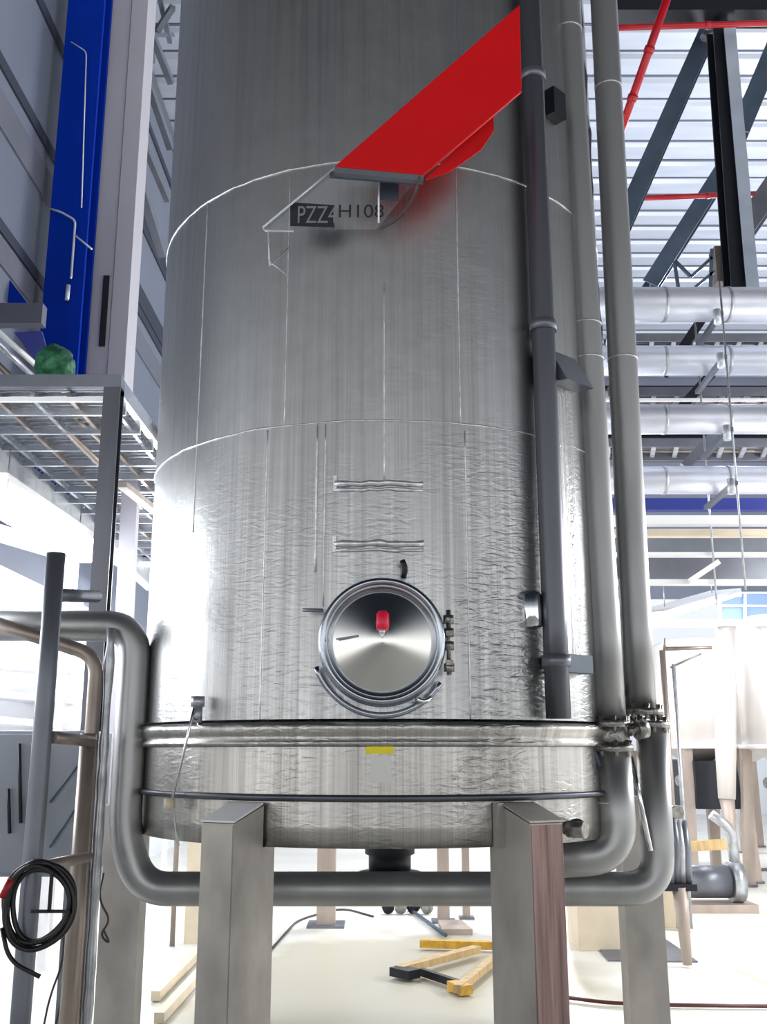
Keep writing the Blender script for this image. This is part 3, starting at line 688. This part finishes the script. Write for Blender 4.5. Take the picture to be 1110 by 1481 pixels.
# luminaire left
def luminaire(a, b, w, label, ends=True):
    a, b = Vector(a), Vector(b); mid = (a+b)/2
    t = thing('tube_luminaire', mid, label, 'lamp')
    MB().bar(a+Vector((0, 0, .05)), b+Vector((0, 0, .05)), w, .05).build('housing', 'white_paint', t)
    MB().bar(a, b, w*.85, .05).build('diffuser', 'lamp_white', t)
    d = (b-a).normalized()
    for e in (a, b): MB().bar(e-d*.02+Vector((0, 0, .02)), e+d*.02+Vector((0, 0, .02)), w, .11).build('end_cap', 'white_paint', t)
    for k in (.2, .8):
        q_ = a.lerp(b, k); MB().tube([q_+Vector((0, 0, .07)), q_+Vector((0, 0, .4))], .006, 6).build('hanger', 'galv', t)
    return t
luminaire(P(-40, 700, 6.3), P(140, 808, 9.4), .46, 'glaring white tube lamp at left under the walkway')
# shelving / white beams lower left
wr = thing('white_rack', (-3.1, 8.2, 0), 'white racking with horizontal boards behind the guard frame at left', 'rack')
for (ya, yb) in ((762, 800), (835, 850), (960, 966), (1003, 1012), (1040, 1056), (1110, 1118)):
    q1 = P(-30, ya, 7.6); q2 = P(100, ya+ (40 if ya < 900 else 12), 8.6); h = .05
    MB().bar(q1, q2, .3, h).build('board', 'white_paint', wr)
for px in (-25, 98): 
    q1 = P(px, 800, 8.0); MB().bar((q1.x, 8.1, 0), (q1.x, 8.1, q1.z), .06).build('upright', 'white_paint', wr)
tag(MB().box((-3.4, 8.3, 1.55), (-2.6, 8.6, 2.1)).build('enclosure', 'white_paint'), 'white enclosure box mounted in the racking at left', 'panel')

# ------------------------------------------------------------ right: pipe rack
RX0, RX1 = P(880, 500, 9).x-.3, P(1110, 500, 9).x+1.6
rows = [(440, 44, 9.0), (521, 38, 9.3), (606, 38, 9.0), (694, 36, 9.3)]
labs = ['topmost and thickest of the four horizontal clad pipes at right', 'second horizontal clad pipe from the top at right', 'third horizontal clad pipe from the top at right', 'lowest of the four horizontal clad pipes, above the blue beam']
for (py, hp, Y), lb in zip(rows, labs):
    c = P(1010, py, Y); dep = Y*cs+(c.z-EYE)*sn; r = hp*.57*dep/F
    t = thing('insulated_pipe', (RX0, Y, c.z), lb, 'pipe', None)
    MB().tube(dens([(RX0, Y, c.z), (RX1, Y, c.z)], 1.), r, 28).build('cladding', 'clad_pipe', t)
    for px in (1052, 960):
        x_ = P(px, py, Y).x; MB().disc((x_, Y, c.z), (1, 0, 0), r*1.03, .03, 28).build('joint_band', 'galv', t)
hang = thing('pipe_hanger', P(1058, 440, 9.15), 'thin steel trapeze hanger rods holding the stacked clad pipes', 'hanger')
xh = P(1056, 600, 8.75).x
for dx, yy in ((0, 8.72), (.04, 9.62)):
    MB().tube([(xh+dx, yy, P(1050, 860, 9).z), (xh+dx, yy, P(1050, 425, 9).z)], .010, 8).build('rod', 'galv', hang)
for (py, hp, Y) in rows:
    c = P(1010, py+hp/2+5, Y)
    MB().bar((xh-.02, 8.7, c.z-.03), (xh+.02, 9.65, c.z-.03), .05, .04).build('cross_arm', 'grey_steel', hang)
    for dx in (-.0,): MB().disc((xh+dx-.05, 8.72, c.z-.06), (0, 0, 1), .035, .14, 12).build('hanger_nut', 'clear_edge', hang)
# beams & trays behind
def hb(name, px0, px1, py, hpx, Y, mm, label, cat='beam', w=.12):
    c = P(1000, py, Y); h = hpx*(Y*cs+(c.z-EYE)*sn)/F
    return tag(MB().bar((P(px0, py, Y).x, Y, c.z), (P(px1, py, Y).x, Y, c.z), w, h).build(name, mm), label, cat)
hb('steel_beam', 860, 1230, 12, 36, 9.6, 'black_steel', 'dark chord beam across the very top right of the roof', w=.3)
hb('steel_beam', 860, 1240, 645, 44, 11.6, 'black_steel', 'dark beam seen between the third and lowest clad pipes')
hb('steel_beam', 860, 1240, 570, 22, 11.6, 'black_steel', 'dark beam seen between the second and third clad pipes')
hb('steel_beam', 860, 1240, 730, 17, 10.2, 'blue_beam', 'blue painted beam just below the lowest clad pipe')
hb('steel_beam', 860, 1240, 753, 13, 9.6, 'white_paint', 'pale beam directly below the blue beam')
hb('steel_beam', 860, 1240, 771, 10, 10.4, 'cardboard', 'buff beam below the pale beam')
hb('steel_beam', 860, 1240, 790, 20, 10.0, 'grey_steel', 'grey channel beam above the thin white rail at right')
hb('steel_beam', 860, 1240, 802, 5, 9.7, 'white_paint', 'thin white rail with slanting brace at right')
hb('steel_beam', 860, 1240, 842, 7, 9.7, 'white_paint', 'white rail just above the right-hand lamp')
hb('steel_beam', 860, 1240, 901, 10, 12.2, 'white_paint', 'white lintel beam under the grid window at right')
hb('ceiling_panel', 860, 1240, 822, 34, 11.2, 'grey_steel', 'grey panel between the two white rails at right', 'panel')
tag(MB().bar(P(998, 840, 9.6), P(1040, 812, 9.6), .06, .05).build('brace_bar', 'white_paint'), 'short white diagonal brace between the white rails at right', 'brace')
def tray(px0, px1, py, Y, label):
    t = thing('cable_tray', P(px0, py, Y), label, 'cable tray')
    a = P(px0, py, Y); b = P(px1, py, Y); b.z = a.z
    for dy in (0, .55): MB().bar(a+Vector((0, dy, 0)), b+Vector((0, dy, 0)), .03, .1).build('side_rail', 'grey_steel', t)
    x_ = a.x
    while x_ < b.x: MB().bar((x_, a.y, a.z), (x_+.12, a.y+.55, a.z), .05, .03).build('rung', 'galv', t); x_ += .26
    # cables lying in the tray as part of its fill
    for j in range(4):
        MB().tube(dens([a+Vector((0, .1+j*.11, .04)), b+Vector((0, .1+j*.11+random.uniform(-.05, .05), .04))], .5), .022, 8).build('cable', ('cable', 'black_rubber', 'grey_steel', 'copper_tone')[j], t)
tray(880, 1210, 488, 11.0, 'cable ladder tray with cables between the top two clad pipes')
tray(880, 1210, 566, 10.6, 'cable ladder tray with cables between second and third clad pipes')
tray(880, 1210, 640, 10.8, 'cable ladder tray with cables between third and lowest clad pipes')
hb('steel_beam', 860, 1240, 578, 4, 10.0, 'white_paint', 'thin white strip above the third clad pipe', w=.03)
for i, (a_, b_, Y, w_, mm) in enumerate((((1022, 452), (962, 540), 10.2, .14, 'black_steel'), ((1030, 540), (985, 590), 10.2, .14, 'black_steel'), ((1040, 620), (990, 675), 10.2, .06, 'grey_steel'))):
    tag(MB().bar(P(*a_, Y), P(*b_, Y), w_, .1).build('brace_bar', mm), ['dark diagonal brace between the top two clad pipes', 'dark diagonal brace between the second and third clad pipes', 'grey diagonal brace between the third and lowest clad pipes'][i], 'brace')
# trusses
def tr(a_, b_, Ya, Yb, w, mm, label, name='truss_member'):
    return tag(MB().ibeam(P(*a_, Ya), P(*b_, Yb), w, w, (0, -1, .3)).build(name, mm), label, 'truss member')
tr((1022, 52), (893, 343), 10.2, 10.2, .20, 'dark_steel', 'dark slanting truss strut descending left behind the tall pipes')
tr((1042, 40), (1070, 425), 9.7, 9.7, .24, 'black_steel', 'thick near-vertical dark truss post at upper right')
tr((1053, 42), (1087, 425), 9.55, 9.55, .13, 'truss_grey', 'grey strip along the right side of the thick dark truss post')
tr((1060, 225), (940, 415), 12.0, 12.0, .21, 'dark_steel', 'second slanting truss strut, lower, behind the thick dark post')
tr((1125, 60), (1068, 195), 10.6, 10.6, .22, 'dark_steel', 'slanting truss strut at the far right edge')
tr((1120, 270), (1075, 335), 11.2, 11.2, .26, 'grey_steel', 'grey-brown strut stub right of the thick dark post')
tag(MB().tube([P(1018, 55, 10.0), P(1028, 45, 10.0), P(1046, 40, 9.7)], .05, 10).build('gusset_joint', 'galv'), 'bolted node joining the truss strut and thick post', 'joint')
# small frame of struts at (980..1050, 350..415)
zf = thing('strut_frame', P(1010, 415, 9.6), 'zigzag thin dark struts standing above the topmost clad pipe', 'frame')
for a_, b_ in (((976, 378), (982, 418)), ((978, 378), (1000, 400)), ((1000, 400), (1030, 372)), ((1006, 415), (1034, 392)), ((1030, 360), (1028, 418))):
    MB().bar(P(*a_, 9.5), P(*b_, 9.5), .03, .03).build('strut', 'dark_steel', zf)
tag(MB().box(P(1034, 355, 9.9), P(1052, 418, 10.1)).build('junction_box', 'copper_tone'), 'brownish junction box left of the thick dark post above the top pipe', 'box')
# red sprinkler pipes
def rp(a_, b_, Ya, Yb, r, label):
    t = thing('sprinkler_pipe', P(*a_, Ya), label, 'pipe')
    A_, B2 = P(*a_, Ya), P(*b_, Yb)
    MB().tube(dens([A_, B2], 1.), r, 14).build('pipe', 'red_pipe', t)
    for k_ in (.4, .75): MB().disc(A_.lerp(B2, k_), B2-A_, r*1.25, .06, 14).build('coupling', 'red_pipe', t)
rp((880, 40), (1240, 29), 9.2, 9.2, .032, 'red sprinkler pipe running level across the top right')
rp((880, 288), (1240, 274), 11.5, 11.5, .034, 'lower level red sprinkler pipe behind the thick dark post')
rp((968, -10), (898, 190), 8.2, 8.8, .040, 'red sprinkler pipe slanting down behind the tall pipes')
# low area luminaire right + window grid
luminaire(P(935, 895, 10.8), P(1050, 860, 13.5), .42, 'glaring white lamp at right above the smaller tanks')
wn = MB().plate([P(1042, 858, 13.8), P(1200, 858, 13.8), P(1200, 896, 13.8), P(1042, 896, 13.8)], .03, (0, 1, 0)).build('window_1', 'window_glow'); struct(wn)
fr = MB()
for px in (1042, 1078, 1118, 1160, 1200): fr.bar(P(px, 856, 13.75), P(px, 898, 13.75), .03, .05, (0, 1, 0))
for py in (857, 876, 897): fr.bar(P(1042, py, 13.75), P(1200, py, 13.75), .03, .03)
struct(fr.build('window_1_frame', 'white_paint'))

# ------------------------------------------------------------ right: smaller tanks
def small_tank(px, Y, rpx, ytop, ybot, lab, mm='cream_tank'):
    c = P(px, ybot, Y); dep = Y*cs+(c.z-EYE)*sn; r = rpx*dep/F; zt2 = P(px, ytop, Y).z
    t = thing('small_tank', (c.x, Y, 0), lab, 'tank')
    MB().lathe([(0, zt2+.12), (r*.6, zt2+.08), (r, zt2-.02), (r, c.z), (r*.9, c.z-.01), (r*.3, c.z-.18), (0, c.z-.2)], (c.x, Y, 0), 48).build('shell', mm, t)
    MB().lathe([(r, c.z+.03), (r+.04, c.z+.03), (r+.04, c.z-.02), (r, c.z-.02)], (c.x, Y, 0), 48).build('rim_band', 'white_paint', t)
    for k in range(4):
        a = PI/4+k*PI/2+.25; b0 = Vector((c.x+math.cos(a)*r*.93, Y+math.sin(a)*r*.93, c.z)); b1 = Vector((c.x+math.cos(a)*r*1.1, Y+math.sin(a)*r*1.1, 0.02))
        l = MB().bar(b0, b1, .12, .10, (0, 1, 0)).build('leg', 'beige_leg', t)
        MB().disc((b1.x, b1.y, .012), (0, 0, 1), .10, .024, 14).build('foot', 'grey_steel', l)
    vz = MB().tube(bend([(c.x, Y, c.z-.18), (c.x, Y, c.z-.4), (c.x-.3, Y-.2, c.z-.42)], .1), .04, 12).build('outlet_pipe', 'galv', t)
    MB().disc((c.x-.3, Y-.2, c.z-.42), (1, .6, 0), .07, .05, 14).build('outlet_valve', 'cast_steel', vz)
    return c.x, Y, r, c.z
small_tank(1008, 13.5, 62, 935, 1080, 'cream small tank on splayed legs nearest the tall pipes at right')
small_tank(1135, 12.6, 58, 900, 1080, 'cream small tank cut by the right edge of the picture')
small_tank(1078, 17.5, 46, 930, 1085, 'farther cream small tank glimpsed between the two nearer ones')
pc_ = thing('drop_pipe', P(1050, 1160, 12.3), 'broad whitish pipe dropping past the smaller tanks, tapering to a brown foot', 'pipe')
MB().tube([P(1050, 905, 12.3), P(1050, 1080, 12.3), P(1052, 1155, 12.3)], [.125, .125, .10], 20).build('pipe', 'cream_tank', pc_)
q_ = P(1052, 1155, 12.3); MB().tube([q_, P(1058, 1200, 12.3), Vector((q_.x+.08, 12.3, .03))], [.09, .06, .035], 14).build('foot', 'beige_leg', pc_)
ef = thing('equipment_frame', P(960, 1180, 9.8), 'narrow brown tube frame with spiked top beside the right pipe flange', 'frame')
q_ = P(962, 1000, 9.8)
MB().tube([(q_.x, 9.8, .02), (q_.x, 9.8, P(962, 940, 9.8).z)], .03, 10).build('post', 'copper_tone', ef)
MB().tube([(q_.x+.1, 9.8, .02), (q_.x+.1, 9.8, P(962, 960, 9.8).z)], .02, 10).build('post', 'galv', ef)
MB().tube([P(962, 940, 9.8), P(962, 922, 9.8)], [.02, .004], 8).build('spike', 'copper_tone', ef)
MB().tube([P(963, 938, 9.8), P(1030, 936, 9.8)], .02, 8).build('rail', 'copper_tone', ef)
MB().tube([P(970, 965, 9.8), P(1015, 945, 9.8)], .012, 8).build('rail', 'copper_tone', ef)
# clutter under smaller tanks
tag(MB().box(PZ(963, 1152, .9), P(1005, 1100, 12.9)).build('pump_motor', 'black_steel'), 'dark pump motor under the nearest small tank', 'motor')
pu = thing('transfer_pump', (P(1020, 1240, 11).x, 11.0, 0), 'grey transfer pump with pipes on the floor below the small tanks', 'pump')
b0 = Vector(pu.location)
MB().box(b0+Vector((-.35, -.2, 0)), b0+Vector((.45, .2, .08))).build('base_frame', 'beige_leg', pu)
MB().disc(b0+Vector((0, 0, .28)), (1, 0, 0), .16, .45, 20).build('motor', 'grey_steel', pu)
MB().disc(b0+Vector((.3, 0, .28)), (1, 0, 0), .2, .12, 20).build('volute', 'galv', pu)
MB().tube(bend([b0+Vector((.3, 0, .45)), b0+Vector((.3, 0, .8)), b0+Vector((.1, 0, .95))], .1), .05, 12).build('discharge_pipe', 'galv', pu)
MB().bar(b0+Vector((-.5, -.1, .62)), b0+Vector((.2, -.1, .66)), .06, .1).build('timber_support', 'wood', pu)
# valve bundle hanging beside the right rear leg
vbn = thing('hose_manifold', P(975, 1240, 8.2), 'grey wrinkled hose manifold hanging right of the long pipe bend', 'manifold')
c = P(977, 1235, 8.2)
for i in range(5):
    x_ = c.x-.09+i*.045
    MB().tube([(x_, 8.2, c.z+.25+random.uniform(0, .1)), (x_+random.uniform(-.03, .03), 8.15, c.z+.05), (x_, 8.2, c.z-.22)], [.02, .035, .028], 10).build('hose', ('grey_steel', 'galv')[i % 2], vbn)
MB().bar((c.x-.14, 8.2, c.z-.24), (c.x+.14, 8.2, c.z-.24), .1, .05).build('clamp_bar', 'black_steel', vbn)
MB().tube([(c.x+.02, 8.2, c.z-.24), (c.x+.04, 8.2, .02)], [.06, .035], 12).build('stand', 'beige_leg', vbn)
MB().disc((c.x, 8.1, c.z+.32), (0, 1, 0), .05, .1, 12).build('cap', 'cast_steel', vbn)
# cartons behind the right legs
tag(MB().box(PZ(838, 1375, 0), PZ(838, 1375, 0)+Vector((.62, .5, .52))).build('carton', 'cardboard', None, .005), 'buff carton on the floor between the two right tank legs', 'carton')
tag(MB().box(PZ(940, 1350, 0)+Vector((0, .3, 0)), PZ(940, 1350, 0)+Vector((.36, .7, .42))).build('carton', 'cardboard', None, .005), 'buff carton right of the rear right tank leg', 'carton')
hp_ = thing('tangled_hose', PZ(865, 1345, 0), 'tangle of dark cable in front of the buff carton behind the right leg', 'cable')
pts = []
c = PZ(866, 1350, 0)+Vector((0, -.1, .24))
for i in range(90):
    a = i*.45; pts.append(c+Vector((.13*math.sin(a)+.03*math.sin(a*2.3), .08*math.cos(a*1.3)-.1, .02+.24*math.sin(a*.61))))
MB().tube(bend(pts, .03, 3), .011, 6).build('cable', 'black_rubber', hp_)
# floor mat + hoses right
tag(MB().plate([PZ(880, 1390, 0), PZ(1010, 1392, 0), PZ(950, 1350, 0), PZ(850, 1352, 0)], .012, (0, 0, 1)).build('floor_grate', 'grey_steel'), 'grey floor grate behind the rear right tank leg', 'grate')
tag(MB().tube(bend([PZ(820, 1442, .02), PZ(880, 1450, .02), PZ(960, 1453, .02), PZ(1130, 1455, .02)], .3), .012, 8).build('floor_hose', 'brown_hose'), 'thin dark red hose lying on the floor at lower right', 'hose')
tag(MB().tube(bend([PZ(1045, 1252, .02), PZ(1080, 1258, .02), PZ(1130, 1256, .02)], .3), .02, 8).build('floor_hose', 'grey_steel'), 'grey hose on the floor below the small tanks', 'hose')
tag(MB().plate([PZ(1060, 1400, 0), PZ(1140, 1440, 0), PZ(1140, 1436, 0), PZ(1056, 1396, 0)], .003, (0, 0, 1)).build('floor_tape', 'faded_yellow'), 'faded yellow line marking on the floor at right', 'floor marking')

# ------------------------------------------------------------ under the tank, middle distance
for i, (px, wpx, Y, lb) in enumerate(((472, 25, 10.0, 'greyish square post beyond the tank, left of the black outlet'), (642, 16, 10.2, 'slim post beyond the tank, right of the black outlet'), (675, 10, 11.0, 'thinner post beyond the tank, farther right of the black outlet'))):
    p = PZ(px, 1338-i*5, 0); w = wpx*p.y/F
    t = thing('floor_post', (p.x, p.y, 0), lb, 'post')
    MB().bar((p.x, p.y, .02), (p.x, p.y, 2.6), w, w, (0, 1, 0)).build('post', 'beige_leg', t)
    MB().box((p.x-w, p.y-w, 0), (p.x+w, p.y+w, .02)).build('base_plate', 'grey_steel', t)
tl = thing('pump_jack', PZ(640, 1400, 0), 'yellow and black folding hand tool lying on the floor behind the right front leg', 'tool')
def fb(a_, b_, w, h, z_, mm, name): return MB().bar(PZ(*a_, z_), PZ(*b_, z_), w, h).build(name, mm, tl)
fb((608, 1364), (724, 1367), .07, .06, .05, 'ochre', 'arm')
fb((578, 1402), (690, 1372), .08, .05, .06, 'wood', 'arm')
fb((572, 1403), (600, 1409), .12, .06, .05, 'black_steel', 'jaw')
fb((610, 1405), (662, 1422), .04, .05, .04, 'black_steel', 'link')
fb((662, 1430), (724, 1380), .06, .05, .05, 'wood', 'handle')
fb((655, 1424), (676, 1432), .09, .06, .04, 'ochre', 'grip')
tag(MB().plate([PZ(634, 1338, 0), PZ(668, 1338, 0), PZ(684, 1352, 0), PZ(640, 1352, 0)], .05, (0, 0, 1)).build('step_block', 'beige_leg'), 'low grey-brown block on the floor beyond the folding tool', 'block')
tag(MB().tube(bend([PZ(390, 1375, .01), PZ(430, 1330, .01), PZ(495, 1312, .01), PZ(540, 1325, .01)], .3), .01, 6).build('floor_cable', 'cable'), 'thin cable lying on the floor left of centre under the tank', 'cable')
tag(MB().tube([PZ(590, 1312, .03), PZ(645, 1352, .03)], .018, 8).build('floor_rod', 'dark_steel'), 'dark rod lying on the floor pointing at the folding tool', 'rod')
dv = thing('valve_group', PZ(590, 1322, 0), 'small group of dark valves on the floor beyond the pipe run', 'valve')
c = PZ(590, 1322, 0)
for i in range(4):
    MB().disc(c+Vector((-.2+i*.13, 0, .07)), (random.uniform(-1, 1), 1, .3), .06, .07, 12).build('valve', ('black_steel', 'cast_steel')[i % 2], dv)
# left: wooden laths & tube seen between left legs
for i, (a_, b_) in enumerate((((225, 1440), (292, 1372)), ((230, 1472), (296, 1400)))):
    tag(MB().bar(PZ(*a_, .04), PZ(*b_, .04), .06, .06).build('wooden_lath', 'cardboard'), ['farther wooden lath on the floor between the two left tank legs', 'nearer wooden lath on the floor between the two left tank legs'][i], 'lath')
p = PZ(249, 1368, 0); tag(MB().tube([(p.x, p.y, 0), (p.x, p.y, 2.2)], .022, 10).build('floor_stanchion', 'copper_tone'), 'thin brown upright between the two left tank legs', 'post')
p = PZ(286, 1365, 0); tag(MB().box((p.x-.12, p.y, 0), (p.x+.16, p.y+.2, 1.5)).build('wooden_board', 'cardboard'), 'buff upright board beside the left front tank leg', 'board')
tag(MB().bar(P(190, 1205, 6.6), P(222, 1212, 6.6), .1, .15).build('duct_stub', 'leg_steel'), 'brown-grey duct stub beyond the pipe bend at lower left', 'duct') if False else None

# ------------------------------------------------------------ top-left truss bits behind columns
tt = thing('roof_truss', P(225, 60, 10.2), 'tangled pale lattice roof truss between cream column and tank at top left', 'truss')
for a_, b_, w_ in (((204, 10), (248, 120), .08), ((250, 10), (204, 80), .07), ((204, 90), (247, 215), .08), ((215, 0), (222, 90), .05), ((232, 0), (246, 60), .06), ((196, 180), (243, 290), .07), ((204, 50), (250, 50), .05), ((200, 255), (236, 370), .10)):
    MB().bar(P(*a_, 10.6), P(*b_, 11.4), w_, w_).build('lattice_bar', 'grey_steel', tt)

# ------------------------------------------------------------ lights
def point(loc, power, col=(1, 1, 1), r=.3):
    l = bpy.data.lights.new('lamp', 'POINT'); l.energy = power; l.color = col; l.shadow_soft_size = r  # unseen fill light, no fixture modelled
    o = bpy.data.objects.new('lamp', l); o.location = loc; COL.objects.link(o); return o
def area(loc, rot, sx, sy, power, col=(1, 1, 1)):
    l = bpy.data.lights.new('lamp', 'AREA'); l.shape = 'RECTANGLE'; l.size = sx; l.size_y = sy; l.energy = power; l.color = col  # unseen rectangular fill, no fixture modelled
    o = bpy.data.objects.new('lamp', l); o.location = loc; o.rotation_euler = rot; COL.objects.link(o); return o
# unseen fills added for hall lighting, without fixtures: far aisle, deck uplight, low left
point((5.5, 14.5, 7.8), 480, (.88, .93, 1.), .5)  # uplight added to brighten the roof deck
point((8.5, 18.5, 7.8), 520, (.88, .93, 1.), .5)
point((3.0, 18, 3.4), 520, (1., .99, .97), .4)
point((-2.6, 7.4, 2.7), 40, (.95, .97, 1.), .3)
point((-2.7, 11.5, 2.6), 130, (.97, .98, 1.), .3)
point((6.2, 8.5, 3.6), 320, (1., .99, .97), .4)  # fill added out of view to whiten the right-hand floor
point((.3, 11.5, 3.6), 300, (1., .99, .96), .4)
area((-3.3, 5.6, 2.5), (0, math.radians(-90), 0), 1.2, 1.4, 65, (.95, .98, 1.))  # fill added out of view for the highlight on the tank's left edge
area((5.6, 6.5, 3.2), (0, math.radians(10), 0), .6, 3, 260, (1, 1, 1))

w = bpy.data.worlds.new('World'); bpy.context.scene.world = w; w.use_nodes = True
nt = w.node_tree; bg = nt.nodes['Background']
tc = nt.nodes.new('ShaderNodeTexCoord'); sp = nt.nodes.new('ShaderNodeSeparateXYZ'); nt.links.new(tc.outputs['Generated'], sp.inputs[0])
cr = nt.nodes.new('ShaderNodeValToRGB'); e = cr.color_ramp.elements
e[0].position = 0.; e[0].color = (1.5, 1.46, 1.4, 1)
e[1].position = 1.; e[1].color = (.01, .013, .018, 1)
for p_, c_ in ((.47, (1.6, 1.58, 1.54, 1)), (.56, (1.3, 1.32, 1.34, 1)), (.655, (.34, .365, .39, 1)), (.74, (.06, .068, .08, 1)), (.80, (.015, .019, .026, 1))):
    x = cr.color_ramp.elements.new(p_); x.color = c_
mr = nt.nodes.new('ShaderNodeMapRange'); mr.inputs['From Min'].default_value = -1; mr.inputs['From Max'].default_value = 1
nt.links.new(sp.outputs['Z'], mr.inputs['Value']); nt.links.new(mr.outputs[0], cr.inputs[0]); nt.links.new(cr.outputs[0], bg.inputs['Color'])
bg.inputs['Strength'].default_value = 1.0

# ------------------------------------------------------------ camera
cam = bpy.data.cameras.new('Camera'); co = bpy.data.objects.new('Camera', cam); COL.objects.link(co)
cam.sensor_fit = 'VERTICAL'; cam.sensor_height = 24; cam.lens = 24*F/1481
cam.shift_x = (555-553)/1481
co.location = (0, 0, EYE); co.rotation_euler = (PI/2+TH, 0, 0)
cam.clip_end = 200
sc = bpy.context.scene; sc.camera = co
sc.view_settings.view_transform = 'Standard'; sc.view_settings.look = 'None'; sc.view_settings.gamma = 1
sc.view_settings.exposure = .18; sc.view_settings.use_curve_mapping = False

for o in list(bpy.data.objects):
    k_ = o.name.split('.')[0]
    if 'label' in o and 'category' in o and k_ in GROUPS: o['group'] = GROUPS[k_]
